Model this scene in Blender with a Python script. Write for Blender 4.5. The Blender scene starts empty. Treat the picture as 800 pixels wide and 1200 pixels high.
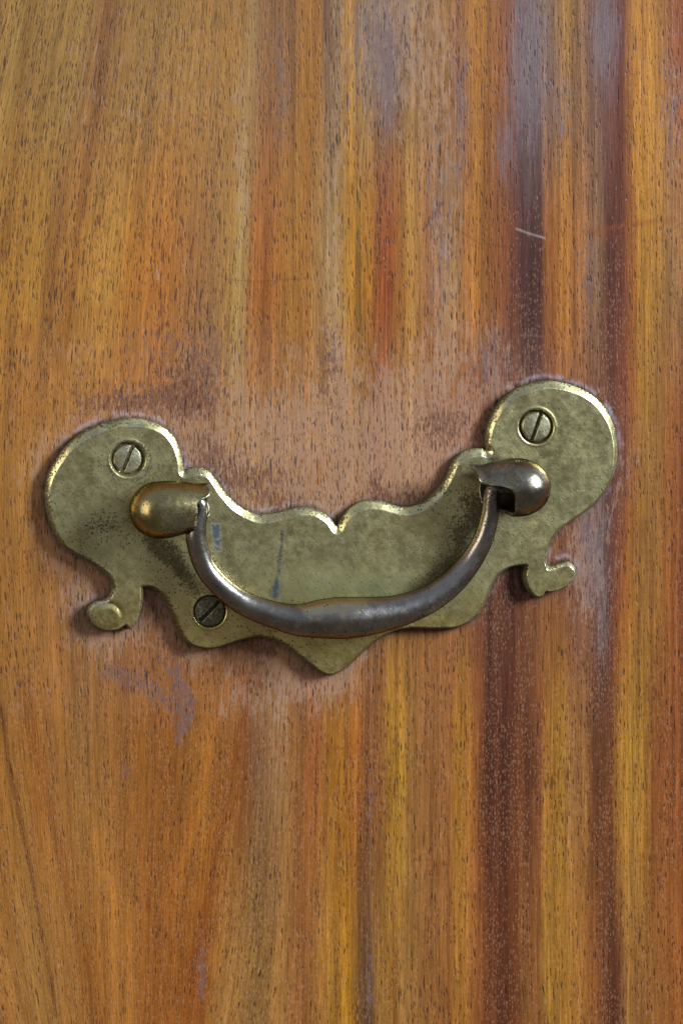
import bpy, math
import numpy as np

# ------------------------------------------------------------------ camera, world, lights
S = 0.00015                      # metres per unit; the panel is laid out in units of 0.15 mm
D = 3333.0                       # lens to panel, in units (0.5 m)
CX, CY = -230.0, 230.0           # foot of the lens on the panel (x right, y down): the camera stands up and to the left
scn = bpy.context.scene
col = scn.collection


def W(x, y, h):                  # panel units -> world metres (panel front lies in Y = 0, facing -Y)
    return ((x - 400.0) * S, -h * S, (600.0 - y) * S)


cam = bpy.data.cameras.new('camera')
cam.sensor_fit = 'VERTICAL'
cam.sensor_height = 24.0
cam.lens = 24.0 * D / 1200.0
cam.shift_x = (400.0 - CX) / 1200.0
cam.shift_y = (CY - 600.0) / 1200.0
cam.clip_start = 0.01
cam.clip_end = 50.0
cam_o = bpy.data.objects.new('camera', cam)
cam_o.location = W(CX, CY, D)
cam_o.rotation_euler = (math.radians(90), 0, 0)
col.objects.link(cam_o)
scn.camera = cam_o

world = bpy.data.worlds.new('World')
scn.world = world
world.use_nodes = True
wn, wl = world.node_tree.nodes, world.node_tree.links
bg = wn['Background']
tc = wn.new('ShaderNodeTexCoord')
sep = wn.new('ShaderNodeSeparateXYZ')
wl.new(tc.outputs['Generated'], sep.inputs[0])
mr = wn.new('ShaderNodeMapRange')
mr.interpolation_type = 'SMOOTHSTEP'
mr.inputs['From Min'].default_value = -0.35
mr.inputs['From Max'].default_value = 0.45
wl.new(sep.outputs['Z'], mr.inputs['Value'])
rmix = wn.new('ShaderNodeMix')
rmix.data_type = 'RGBA'
rmix.inputs['A'].default_value = (0.12, 0.105, 0.09, 1)   # floor of the room
rmix.inputs['B'].default_value = (0.27, 0.31, 0.40, 1)      # bright walls and ceiling
wl.new(mr.outputs['Result'], rmix.inputs['Factor'])
wl.new(rmix.outputs['Result'], bg.inputs['Color'])
bg.inputs['Strength'].default_value = 0.95


def area_light(name, loc, target, size_x, size_y, power, colour):
    l = bpy.data.lights.new(name, 'AREA')
    l.shape = 'RECTANGLE'
    l.size, l.size_y = size_x, size_y
    l.energy = power
    l.color = colour
    o = bpy.data.objects.new(name, l)
    col.objects.link(o)
    o.location = loc
    from mathutils import Vector
    d = Vector(target) - Vector(loc)
    o.rotation_euler = d.to_track_quat('-Z', 'Y').to_euler()
    return o


area_light('window_light', (0.98, -0.62, 0.52), (0, 0, 0), 0.28, 0.46, 36.0, (0.76, 0.88, 1.0))
area_light('far_window_light', (-1.1, -0.62, 0.22), (0, 0, 0), 0.6, 0.9, 5.5, (1.0, 0.90, 0.70))

scn.view_settings.view_transform = 'Standard'
scn.view_settings.look = 'None'
scn.view_settings.exposure = 0.0
scn.view_settings.gamma = 1.0
scn.view_settings.use_curve_mapping = False

# ------------------------------------------------------------------ helpers
rng = np.random.default_rng(11)


def lift(px, py, h):
    """Where a point seen at (px, py) stands when it lies h above the panel."""
    k = (D - h) / D
    return CX + (px - CX) * k, CY + (py - CY) * k


def srgb(c):
    c = np.asarray(c, float) / 255.0
    return np.where(c <= 0.04045, c / 12.92, ((c + 0.055) / 1.055) ** 2.4)


def vnoise(x, y, seed):
    """Smooth value noise, about 0..1, unit lattice."""
    r = np.random.default_rng(seed)
    N = 256
    tab = r.random((N, N))
    xi, yi = np.floor(x).astype(int), np.floor(y).astype(int)
    fx, fy = x - xi, y - yi
    fx, fy = fx * fx * (3 - 2 * fx), fy * fy * (3 - 2 * fy)
    a = tab[xi % N, yi % N]; b = tab[(xi + 1) % N, yi % N]
    c = tab[xi % N, (yi + 1) % N]; d = tab[(xi + 1) % N, (yi + 1) % N]
    return (a * (1 - fx) + b * fx) * (1 - fy) + (c * (1 - fx) + d * fx) * fy


def fbm(x, y, seed, octv=4):
    t, amp, tot = 0.0, 1.0, 0.0
    for k in range(octv):
        t = t + amp * vnoise(x * 2 ** k, y * 2 ** k, seed + k)
        tot += amp
        amp *= 0.55
    return t / tot


def sst(a, b, x):
    t = np.clip((x - a) / (b - a), 0, 1)
    return t * t * (3 - 2 * t)


def blob(X, Y, cx, cy, rx, ry, rot=0.0):
    c, s = math.cos(rot), math.sin(rot)
    dx, dy = X - cx, Y - cy
    return np.exp(-(((dx * c + dy * s) / rx) ** 2 + ((-dx * s + dy * c) / ry) ** 2))


def seg_dist(X, Y, pts):
    best = np.full(np.shape(X), 1e9)
    for (x0, y0), (x1, y1) in zip(pts[:-1], pts[1:]):
        vx, vy = x1 - x0, y1 - y0
        t = np.clip(((X - x0) * vx + (Y - y0) * vy) / (vx * vx + vy * vy), 0, 1)
        best = np.minimum(best, np.hypot(X - x0 - t * vx, Y - y0 - t * vy))
    return best


def build_mesh(name, verts, faces, mat, parent=None, attrs=None, smooth=True):
    me = bpy.data.meshes.new(name)
    verts = np.asarray(verts, np.float32)
    quads = np.asarray(faces, np.int32)
    me.vertices.add(len(verts))
    me.vertices.foreach_set('co', verts.ravel())
    n = quads.shape[1]
    me.loops.add(quads.size)
    me.loops.foreach_set('vertex_index', quads.ravel())
    me.polygons.add(len(quads))
    me.polygons.foreach_set('loop_start', np.arange(0, quads.size, n, dtype=np.int32))
    me.polygons.foreach_set('loop_total', np.full(len(quads), n, np.int32))
    me.update(calc_edges=True)
    me.validate()
    if smooth:
        me.polygons.foreach_set('use_smooth', np.ones(len(me.polygons), bool))
    for an, data in (attrs or {}).items():
        data = np.asarray(data, np.float32)
        if data.shape[1] == 4:
            a = me.attributes.new(an, 'FLOAT_COLOR', 'POINT')
            a.data.foreach_set('color', data.ravel())
        else:
            a = me.attributes.new(an, 'FLOAT_VECTOR', 'POINT')
            a.data.foreach_set('vector', data.ravel())
    me.materials.append(mat)
    o = bpy.data.objects.new(name, me)
    col.objects.link(o)
    if parent:
        o.parent = parent
    return o


def catmull(pts, n):
    P = np.asarray(pts, float)
    P = np.vstack([2 * P[0] - P[1], P, 2 * P[-1] - P[-2]])
    out = []
    for i in range(1, len(P) - 2):
        t = np.linspace(0, 1, n, endpoint=False)[:, None]
        p0, p1, p2, p3 = P[i - 1], P[i], P[i + 1], P[i + 2]
        out.append(0.5 * (2 * p1 + (p2 - p0) * t + (2 * p0 - 5 * p1 + 4 * p2 - p3) * t ** 2 + (3 * p1 - p0 - 3 * p2 + p3) * t ** 3))
    out.append(P[-2][None])
    return np.vstack(out)


def resample(P, step):
    d = np.r_[0, np.cumsum(np.hypot(*np.diff(P, axis=0).T))]
    n = max(2, int(d[-1] / step))
    s = np.linspace(0, d[-1], n)
    return np.c_[np.interp(s, d, P[:, 0]), np.interp(s, d, P[:, 1])]


class Nodes:
    """Tiny helper for writing node trees."""
    def __init__(self, name):
        self.mat = bpy.data.materials.new(name)
        self.mat.use_nodes = True
        self.t = self.mat.node_tree
        self.bsdf = self.t.nodes['Principled BSDF']

    def put(self, sock, v):
        if hasattr(v, 'links') or isinstance(v, bpy.types.NodeSocket):
            self.t.links.new(v, sock)
        elif isinstance(v, (tuple, list)) and len(v) == 3 and sock.type == 'RGBA':
            sock.default_value = (*v, 1)
        else:
            sock.default_value = v

    def m(self, op, a, b=0.0, c=None, clamp=False):
        n = self.t.nodes.new('ShaderNodeMath')
        n.operation = op
        n.use_clamp = clamp
        self.put(n.inputs[0], a)
        self.put(n.inputs[1], b)
        if c is not None:
            self.put(n.inputs[2], c)
        return n.outputs[0]

    def step(self, x, a, b, lo=0.0, hi=1.0):
        n = self.t.nodes.new('ShaderNodeMapRange')
        n.interpolation_type = 'SMOOTHSTEP'
        for k, v in (('Value', x), ('From Min', a), ('From Max', b), ('To Min', lo), ('To Max', hi)):
            self.put(n.inputs[k], v)
        return n.outputs['Result']

    def mix(self, f, a, b, mode='MIX'):
        n = self.t.nodes.new('ShaderNodeMix')
        n.data_type = 'RGBA'
        n.blend_type = mode
        self.put(n.inputs['Factor'], f)
        self.put(n.inputs['A'], a)
        self.put(n.inputs['B'], b)
        return n.outputs['Result']

    def attr(self, name):
        n = self.t.nodes.new('ShaderNodeAttribute')
        n.attribute_name = name
        return n

    def rgb(self, sock):
        n = self.t.nodes.new('ShaderNodeSeparateColor')
        self.put(n.inputs[0], sock)
        return n.outputs

    def scale(self, vec, sx, sy, sz=1.0, off=(0, 0, 0)):
        n = self.t.nodes.new('ShaderNodeMapping')
        self.put(n.inputs['Vector'], vec)
        n.inputs['Scale'].default_value = (sx, sy, sz)
        n.inputs['Location'].default_value = off
        return n.outputs[0]

    def noise(self, vec, scale=1.0, detail=2.0, rough=0.5, dims='3D'):
        n = self.t.nodes.new('ShaderNodeTexNoise')
        n.noise_dimensions = dims
        self.put(n.inputs['Vector'], vec)
        n.inputs['Scale'].default_value = scale
        n.inputs['Detail'].default_value = detail
        n.inputs['Roughness'].default_value = rough
        return n.outputs['Fac']

    def voronoi(self, vec, dims='2D', rnd=1.0):
        n = self.t.nodes.new('ShaderNodeTexVoronoi')
        n.voronoi_dimensions = dims
        n.inputs['Scale'].default_value = 1.0
        n.inputs['Randomness'].default_value = rnd
        self.put(n.inputs['Vector'], vec)
        return n.outputs['Distance'], n.outputs['Color']

    def bump(self, height, strength, dist, normal=None):
        n = self.t.nodes.new('ShaderNodeBump')
        n.inputs['Strength'].default_value = strength
        n.inputs['Distance'].default_value = dist
        self.put(n.inputs['Height'], height)
        if normal is not None:
            self.put(n.inputs['Normal'], normal)
        return n.outputs['Normal']


# ------------------------------------------------------------------ outline of the back plate (C marks a sharp corner)
C = 1
OUT = [
    (215, 551, C), (212, 535), (205, 515), (192.5, 501), (175, 492.5), (155, 489.5), (135, 491), (115, 497.5), (95, 507),
    (77.5, 521), (63.7, 540), (55, 557.5), (52, 577.5), (53.7, 597.5), (61, 620), (72.5, 639), (90, 651), (107.5, 660),
    (120, 669), (128, 680), (129, 692), (121, 701.5), (108, 705), (101, 713), (102.5, 724), (110, 734), (122.5, 738),
    (137, 736.5), (146, 731.5, C), (151, 736.5, C), (160, 726), (165, 712.5), (167, 698), (166.5, 687, C), (176, 687.5), (187.5, 696),
    (196, 710), (204, 727.5), (210, 742.5), (218, 752.5), (231, 758), (247.5, 759), (265, 754.5), (282.5, 749), (302.5, 746),
    (320, 750), (335, 758), (350, 770), (365, 782), (375, 788), (384, 790), (393, 788), (405, 780.5), (417.5, 769),
    (430, 756.5), (445, 745.5), (460, 738.5), (477.5, 735.5), (495, 735.5), (515, 736), (530, 735), (545, 729.5),
    (557.5, 720), (566, 705), (573, 687.5), (580, 675), (591, 666), (602.5, 662.5), (612, 662.5, C), (610, 673), (612.5, 685),
    (619, 695), (626, 699), (633, 697.5), (636, 692.5, C), (642, 692.5), (652.5, 690), (664, 683), (671, 675), (672, 666), (667.5, 659),
    (661, 656.5), (652.5, 659.5), (645, 662.5), (640, 663, C), (637.5, 656), (639, 647.5), (644, 634), (652.5, 621), (665, 611),
    (680, 601), (695, 589), (706, 575), (714, 561), (719, 545), (720.5, 525), (718, 505), (711, 486), (701, 471.5),
    (687.5, 460), (670, 451.5), (652.5, 447), (635, 446), (617.5, 449.5), (600, 456.5), (586, 467.5), (575, 484),
    (568, 501), (566, 517.5), (567.5, 528, C), (560, 524.5), (547.5, 526), (535, 532.5), (527.5, 541), (521, 556),
    (512.5, 570), (500, 582.5), (487.5, 590.5), (472.5, 593.5), (457.5, 590.5), (445, 586.5), (430, 585.5), (417.5, 589),
    (406, 597), (398, 607), (393, 617, C), (386, 607), (375, 598.5), (362.5, 594), (347.5, 593.5), (332.5, 597.5), (317.5, 601),
    (302.5, 602), (287.5, 597.5), (275, 589), (262.5, 576), (254, 564), (246, 553), (235, 547.5), (224, 547.5), (215, 551, C)]


def outline_points(raw, step=0.5):
    runs, cur = [], [raw[0][:2]]
    for p in raw[1:]:
        cur.append(p[:2])
        if len(p) == 3:
            runs.append(cur)
            cur = [p[:2]]
    out = [resample(catmull(r, 12), step)[:-1] for r in runs]
    return np.vstack(out)


class Shape:
    """Signed distance (positive inside) of a closed outline on a regular grid, with nearest outline point."""
    def __init__(self, poly, step, reach):
        self.poly, self.step = poly, step
        pad = reach + 2 * step
        x0, y0 = poly.min(0) - pad
        x1, y1 = poly.max(0) + pad
        self.xs, self.ys = np.arange(x0, x1, step), np.arange(y0, y1, step)
        ny, nx = len(self.ys), len(self.xs)
        self.X, self.Y = np.meshgrid(self.xs, self.ys)
        nxt = np.roll(poly, -1, 0)
        t = nxt - np.roll(poly, 1, 0)
        t /= np.linalg.norm(t, axis=1)[:, None] + 1e-9
        area = 0.5 * np.sum(poly[:, 0] * nxt[:, 1] - nxt[:, 0] * poly[:, 1])
        self.nrm = np.c_[t[:, 1], -t[:, 0]] * (1 if area > 0 else -1)    # outward
        ins = np.zeros((ny, nx), bool)
        for r, y in enumerate(self.ys):
            a, b = poly, nxt
            hit = (a[:, 1] > y) != (b[:, 1] > y)
            xc = a[hit, 0] + (y - a[hit, 1]) / (b[hit, 1] - a[hit, 1]) * (b[hit, 0] - a[hit, 0])
            ins[r] = np.searchsorted(np.sort(xc), self.xs) % 2 == 1
        d2 = np.full((ny, nx), 1e9)
        near = np.full((ny, nx), -1, int)
        k = int(reach / step) + 1
        for i, (px, py) in enumerate(poly):
            cx, cy = int((px - x0) / step), int((py - y0) / step)
            a, b = max(cy - k, 0), min(cy + k + 2, ny)
            c, e = max(cx - k, 0), min(cx + k + 2, nx)
            dd = (self.X[a:b, c:e] - px) ** 2 + (self.Y[a:b, c:e] - py) ** 2
            sub = d2[a:b, c:e]
            w = dd < sub
            sub[w] = dd[w]
            near[a:b, c:e][w] = i
        d = np.sqrt(d2)
        d[near < 0] = reach
        self.ins, self.near = ins, near
        self.d = np.where(ins, d, -d)

    def solid(self, H):
        """Grid mesh of the inside, rim snapped to the outline, H = height per grid point; returns verts(x,y,h), faces, grid index."""
        ins = self.ins
        nb = np.zeros_like(ins)
        for dy in (-1, 0, 1):
            for dx in (-1, 0, 1):
                nb |= np.roll(np.roll(ins, dy, 0), dx, 1)
        snap = nb & ~ins
        use = nb
        X, Y = self.X.copy(), self.Y.copy()
        X[snap] = self.poly[self.near[snap], 0]
        Y[snap] = self.poly[self.near[snap], 1]
        idx = np.full(ins.shape, -1, int)
        idx[use] = np.arange(use.sum())
        q = np.stack([idx[:-1, :-1], idx[:-1, 1:], idx[1:, 1:], idx[1:, :-1]], -1).reshape(-1, 4)
        anyin = (ins[:-1, :-1] | ins[:-1, 1:] | ins[1:, 1:] | ins[1:, :-1]).ravel()
        q = q[(q >= 0).all(1) & anyin]
        V = np.c_[X[use], Y[use], H[use]]
        e = np.vstack([q[:, [0, 1]], q[:, [1, 2]], q[:, [2, 3]], q[:, [3, 0]]])
        key = np.sort(e, 1)
        key = key[:, 0] * (len(V) + 1) + key[:, 1]
        u, first, cnt = np.unique(key, return_index=True, return_counts=True)
        rim = e[first[cnt == 1]]
        rv = np.unique(rim)
        low = np.full(len(V), -1)
        low[rv] = len(V) + np.arange(len(rv))
        VL = V[rv].copy()
        VL[:, 2] = -2.0
        sk = np.c_[rim[:, 1], rim[:, 0], low[rim[:, 0]], low[rim[:, 1]]]
        return np.vstack([V, VL]), np.vstack([q, sk]), use, rv


poly = outline_points(OUT)
plate = Shape(poly, 0.75, 40)

# ------------------------------------------------------------------ the wooden panel
edge = 60
xs = np.r_[np.arange(-420, -edge, 14), np.arange(-edge, 800 + edge, 1.4), np.arange(800 + edge, 1230, 14)]
ys = np.r_[np.arange(-420, -edge, 14), np.arange(-edge, 1200 + edge, 1.6), np.arange(1200 + edge, 1640, 14)]
X, Y = np.meshgrid(xs, ys)

# run of the grain: u stays the same along a fibre
up = 1.7e-4 * np.minimum(Y - 600, 0) ** 2
dn = 2.0e-4 * np.clip(Y - 640, 0, 900) ** 2
f_up = 1 - sst(90, 380, X)
f_dn = (1 - sst(20, 170, X)) - 0.55 * blob(X, Y * 0, 255, 0, 75, 1)
Uc = X - up * f_up - dn * f_dn
Uc = Uc + 5 * (fbm(X / 90, Y / 260, 5, 3) - 0.5)
Vc = Y + 0.0 * X

ROWS = {
    40: [(0, 142, 105, 58), (40, 150, 112, 64), (90, 157, 121, 72), (120, 142, 98, 62), (160, 151, 111, 62), (250, 157, 113, 60), (285, 152, 110, 62),
         (298, 152, 118, 86), (310, 136, 96, 68), (345, 132, 90, 58), (360, 157, 107, 50), (375, 152, 100, 48), (385, 112, 84, 72), (400, 134, 104, 76),
         (410, 167, 118, 56), (425, 142, 112, 84), (450, 118, 88, 66), (480, 138, 102, 66), (500, 134, 96, 66), (520, 152, 106, 56), (535, 142, 92, 60),
         (560, 166, 112, 46), (580, 152, 96, 50), (595, 132, 82, 60), (612, 108, 84, 98), (640, 122, 96, 94), (665, 162, 116, 60), (690, 122, 87, 80),
         (710, 112, 80, 84), (730, 118, 62, 42), (745, 166, 112, 50), (770, 166, 113, 50), (790, 146, 82, 46), (805, 132, 66, 36), (860, 150, 96, 48)],
    330: [(0, 162, 107, 46), (40, 166, 116, 56), (62, 144, 93, 50), (80, 166, 111, 55), (130, 172, 120, 60), (150, 166, 106, 45), (190, 166, 101, 45),
          (230, 152, 101, 64), (250, 153, 107, 70), (270, 162, 117, 70), (280, 167, 132, 85), (295, 156, 96, 50), (310, 152, 87, 40), (345, 166, 111, 50),
          (360, 162, 106, 50), (385, 152, 117, 88), (395, 167, 126, 78), (405, 167, 116, 45), (430, 171, 111, 36), (445, 147, 77, 35), (455, 141, 69, 35),
          (465, 162, 96, 40), (480, 171, 121, 60), (500, 151, 96, 60), (515, 147, 101, 75), (530, 152, 111, 80), (545, 161, 101, 50), (560, 162, 101, 40),
          (580, 141, 81, 40), (600, 112, 62, 45), (612, 78, 44, 45), (632, 82, 46, 40), (641, 142, 82, 40), (660, 166, 106, 45), (680, 151, 96, 58),
          (700, 132, 95, 74), (712, 102, 57, 45), (730, 102, 54, 40), (739, 152, 87, 36), (750, 167, 113, 40), (775, 162, 112, 54), (790, 142, 100, 68),
          (805, 142, 91, 55), (860, 150, 90, 46)],
    530: [(0, 158, 104, 48), (40, 160, 108, 56), (100, 158, 102, 55), (200, 158, 100, 62), (260, 164, 112, 76), (300, 168, 118, 80), (360, 162, 108, 70),
          (400, 168, 114, 74), (425, 166, 112, 66), (442, 150, 90, 56), (470, 172, 118, 70), (500, 160, 102, 66), (540, 152, 88, 58), (575, 130, 74, 58),
          (620, 96, 56, 52), (650, 128, 74, 54), (690, 122, 72, 60), (715, 106, 58, 50), (730, 116, 60, 42), (739, 150, 90, 40), (752, 162, 112, 52),
          (770, 156, 105, 55), (782, 150, 90, 45), (802, 122, 66, 40), (860, 145, 88, 45)],
    680: [(0, 154, 98, 44), (20, 160, 106, 52), (60, 160, 104, 58), (120, 150, 98, 62), (200, 146, 92, 60), (300, 140, 88, 62), (400, 142, 90, 56), (470, 150, 98, 58),
          (520, 146, 92, 58), (560, 116, 68, 52), (600, 104, 58, 46), (640, 138, 86, 54), (660, 132, 78, 50), (690, 118, 72, 60), (707, 96, 60, 56), (720, 120, 62, 40),
          (736, 154, 94, 40), (752, 164, 112, 52), (770, 158, 106, 52), (782, 152, 90, 44), (802, 120, 64, 38), (860, 142, 86, 44)],
    890: [(0, 161, 111, 50), (15, 151, 99, 48), (40, 156, 97, 45), (100, 151, 101, 55), (150, 147, 90, 41), (200, 151, 90, 36), (240, 156, 96, 36),
          (270, 147, 87, 36), (290, 133, 78, 41), (305, 141, 96, 65), (330, 146, 101, 65), (345, 150, 96, 50), (360, 146, 87, 45), (372, 137, 77, 40),
          (385, 156, 101, 40), (400, 166, 106, 31), (420, 156, 91, 36), (430, 126, 79, 50), (445, 146, 91, 50), (455, 166, 116, 45), (470, 171, 121, 45),
          (480, 150, 101, 55), (500, 133, 84, 50), (525, 132, 82, 46), (535, 166, 111, 41), (543, 166, 111, 45), (552, 150, 91, 45), (560, 123, 68, 37),
          (575, 99, 52, 34), (588, 93, 48, 32), (605, 113, 63, 37), (620, 107, 60, 37), (634, 118, 68, 41), (641, 161, 106, 45), (660, 171, 119, 45),
          (668, 150, 101, 60), (685, 146, 96, 55), (692, 122, 72, 45), (705, 107, 62, 37), (716, 127, 72, 37), (728, 161, 111, 45), (745, 171, 121, 50),
          (759, 166, 111, 45), (768, 142, 82, 41), (785, 137, 77, 42), (803, 122, 67, 38), (860, 145, 86, 44)],
    1170: [(0, 151, 101, 59), (50, 161, 111, 60), (80, 161, 106, 55), (110, 156, 96, 40), (140, 165, 106, 50), (180, 151, 87, 36), (220, 151, 87, 31),
           (235, 146, 82, 31), (250, 156, 101, 50), (280, 161, 111, 64), (300, 151, 106, 64), (330, 156, 106, 60), (345, 151, 96, 55), (355, 146, 89, 50),
           (375, 166, 111, 55), (390, 171, 116, 45), (410, 171, 116, 31), (420, 125, 84, 50), (432, 110, 79, 64), (445, 151, 106, 55), (460, 165, 111, 55),
           (475, 151, 106, 60), (500, 141, 91, 50), (525, 146, 91, 50), (538, 166, 111, 45), (555, 151, 91, 50), (570, 123, 68, 36), (585, 99, 53, 34),
           (600, 113, 61, 34), (615, 132, 82, 45), (630, 131, 80, 45), (642, 166, 116, 50), (670, 161, 109, 50), (690, 146, 89, 45), (705, 123, 72, 45),
           (718, 99, 53, 41), (725, 108, 60, 45), (736, 151, 101, 59), (760, 156, 101, 55), (790, 142, 82, 41), (803, 137, 77, 39), (860, 146, 90, 46)]}
keys = sorted(ROWS)
wob = 40 * (fbm(Uc / 40, Y / 500, 41, 3) - 0.5)
Ur = Uc + 5.0 * (fbm(Uc / 3.2, Y / 260, 43, 3) - 0.5) + 6.0 * (fbm(Uc / 9, Y / 500, 45, 2) - 0.5)
Uq = np.where(Uc < 0, np.abs(Ur) % 760, Ur)
Uq = np.where(Uq > 860, 860 - (Uq - 860) % 800, Uq)
prof = []
for k in keys:
    st = np.array(ROWS[k], float)
    lin = srgb(st[:, 1:]) * np.array([0.92, 0.895, 0.60])
    lm = lin @ np.array([0.3, 0.6, 0.1])
    lin = lin * (np.array([0.97, 0.91, 0.86]) if k == 40 else 1.0)
    dkf = np.clip((lm / 0.11) ** 0.42, 0.5, 1.0)[:, None]
    lin = lin * dkf * (1 + (1 - dkf) * np.array([0.30, -0.12, -0.30]))
    # rows were read at their own height, where a fibre has been displaced: bring the stops to u
    kk = float(k)
    sx = st[:, 0]
    su = sx - (1.7e-4 * min(kk - 600, 0) ** 2) * (1 - sst(90, 380, sx)) - 2.0e-4 * np.clip(kk - 640, 0, 900) ** 2 * ((1 - sst(20, 170, sx)) - 0.55 * np.exp(-((sx - 255) / 75) ** 2))
    prof.append(np.stack([np.interp(Uq, su, lin[:, c]) for c in range(3)], -1))
Yw = np.clip(Y + wob, keys[0], keys[-1])
tint = prof[0].copy()
for a, (k0, k1) in enumerate(zip(keys[:-1], keys[1:])):
    t = sst(k0, k1, Yw)[..., None]
    tint = np.where((Yw > k0)[..., None], prof[a] * (1 - t) + prof[a + 1] * t, tint)
# long streaks of the fibre
st1 = fbm(Uc / 7, Y / 420, 61, 4) - 0.5
st2 = fbm(Uc / 2.6, Y / 160, 71, 3) - 0.5
tint = tint * np.clip(1 + 0.50 * st1 + 0.40 * st2, 0.4, 1.7)[..., None]
st3 = np.clip(1 + 0.75 * (fbm(Uc / 11, Y / 900, 75, 3) - 0.5) * (0.35 + 0.65 * sst(300, 420, X)), 0.5, 1.5)[..., None]
tint = tint * st3 ** np.array([0.95, 1.05, 1.12])
mot = fbm(X / 60, Y / 90, 81, 4) - 0.5
tint = tint * (1 + 0.25 * mot)[..., None]
# isolated darker fibres
dk = sst(0.70, 0.82, vnoise(Uc / 3.1, Y / 130, 97)) * sst(0.45, 0.6, fbm(X / 80, Y / 120, 99, 2))
tint = tint * (1 - 0.16 * dk)[..., None]
lum = tint @ np.array([0.3, 0.6, 0.1])

# distance to the plate, for dirt, painted contact shade and polish residue round it
gx = np.clip(((X - plate.xs[0]) / plate.step).round().astype(int), 0, len(plate.xs) - 1)
gy = np.clip(((Y - plate.ys[0]) / plate.step).round().astype(int), 0, len(plate.ys) - 1)
dist = -plate.d[gy, gx]
ox = np.maximum(np.maximum(plate.xs[0] - X, X - plate.xs[-1]), 0)
oy = np.maximum(np.maximum(plate.ys[0] - Y, Y - plate.ys[-1]), 0)
dist = np.where((ox + oy) > 0, 40 + np.hypot(ox, oy), dist)
nearest = plate.near[gy, gx]
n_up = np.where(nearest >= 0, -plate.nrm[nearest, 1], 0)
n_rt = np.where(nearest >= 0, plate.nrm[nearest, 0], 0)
dfar = np.hypot(np.maximum(np.abs(X - 385) - 250, 0), np.maximum(np.abs(Y - 615 + 0.05 * (X - 385)) - 60, 0))

nz = lambda s, a, b, o=4: fbm(X / a, Y / b, s, o)
milk = (0.75 * np.exp(-(dist / 38) ** 2) * (1 - 0.85 * sst(660, 730, Y) * sst(400, 470, X)) * (1 - 0.5 * sst(520, 560, X)) * (0.35 + nz(101, 30, 45)) + 0.60 * blob(X, Y, 330, 520, 170, 75) + 0.55 * blob(X, Y, 480, 520, 80, 80)
        + 0.75 * blob(X, Y, 470, 50, 60, 110) + 0.5 * blob(X, Y, 690, 660, 28, 110) + 0.4 * blob(X, Y, 580, 430, 35, 70) + 0.45 * blob(X, Y, 520, 300, 30, 200)
        + 0.5 * blob(X, Y, 330, 800, 60, 50) + 0.3 * blob(X, Y, 130, 700, 60, 60) + 0.30 * blob(X, Y, 160, 100, 200, 160) + 0.5 * blob(X, Y, 395, 300, 10, 260)
        + 0.45 * blob(X, Y, 283, 240, 9, 150) + 0.35 * blob(X, Y, 790, 120, 20, 130) + 0.3 * blob(X, Y, 320, 900, 25, 60))
milk = np.clip(milk * (0.45 + 1.1 * (fbm(Uc / 9, Y / 60, 111, 4))), 0, 1)
blue = (0.95 * blob(X, Y, 618, 70, 24, 110) + 0.9 * blob(X, Y, 708, 40, 20, 60) + 0.5 * blob(X, Y, 660, 130, 14, 60) + 0.5 * blob(X, Y, 590, 180, 14, 40)
        + 0.5 * blob(X, Y, 540, 120, 9, 90) + 0.45 * blob(X, Y, 455, 110, 9, 60) + 0.45 * blob(X, Y, 707, 730, 8, 80) + 0.5 * blob(X, Y, 690, 640, 14, 60))  # bluish reflection of the sky on the worn finish, painted as colour
resid = (0.75 * blob(X, Y, 290, 560, 70, 28) + 0.7 * blob(X, Y, 385, 430, 16, 70) + 0.8 * blob(X, Y, 520, 500, 45, 34) + 0.8 * blob(X, Y, 480, 582, 50, 12)
         + 0.7 * blob(X, Y, 230, 440, 40, 60) + 0.8 * blob(X, Y, 150, 470, 90, 26) + 0.9 * blob(X, Y, 310, 760, 40, 16) + 0.55 * blob(X, Y, 245, 530, 25, 30)
         + 0.7 * blob(X, Y, 440, 565, 14, 24) + 0.6 * blob(X, Y, 200, 770, 40, 16) + 0.5 * blob(X, Y, 340, 590, 50, 12) + 0.45 * blob(X, Y, 660, 640, 20, 30)
         + 0.5 * blob(X, Y, 730, 570, 8, 60) + 0.35 * blob(X, Y, 320, 410, 20, 60))
flake = (0.80 * np.exp(-(seg_dist(X, Y, [(128, 788), (165, 803), (195, 820), (218, 835)]) / 17) ** 2) + 0.9 * np.exp(-(seg_dist(X, Y, [(205, 790), (222, 820), (215, 845), (211, 868)]) / 9) ** 2)
         + 0.85 * blob(X, Y, 147, 905, 8, 14) + 0.9 * blob(X, Y, 237, 1125, 8, 30) + 0.8 * blob(X, Y, 236, 1160, 5, 16) + 0.5 * blob(X, Y, 200, 775, 50, 22) + 0.7 * blob(X, Y, 455, 90, 8, 60)
         + 0.6 * blob(X, Y, 432, 960, 5, 50) + 0.8 * blob(X, Y, 432, 1150, 7, 60) + 0.6 * blob(X, Y, 438, 935, 6, 14) + 0.55 * blob(X, Y, 105, 740, 40, 20) + 0.6 * blob(X, Y, 330, 150, 5, 70) + 0.7 * blob(X, Y, 440, 50, 26, 60) + 0.7 * blob(X, Y, 588, 185, 18, 14) + 0.6 * blob(X, Y, 545, 140, 10, 60) + 0.6 * blob(X, Y, 690, 310, 12, 60)
         + 0.5 * blob(X, Y, 780, 150, 16, 90) + 0.6 * blob(X, Y, 395, 410, 14, 50) + 0.6 * blob(X, Y, 560, 440, 26, 50) + 0.6 * blob(X, Y, 180, 400, 60, 50) + 0.55 * blob(X, Y, 250, 420, 26, 60) + 0.5 * blob(X, Y, 690, 620, 20, 60))
line = np.exp(-((dist - 5.0) / 2.6) ** 2) * np.clip(0.35 + 0.65 * n_up + 0.35 * n_rt, 0.12, 1) * sst(0.35, 0.7, nz(131, 9, 9, 3))
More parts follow.
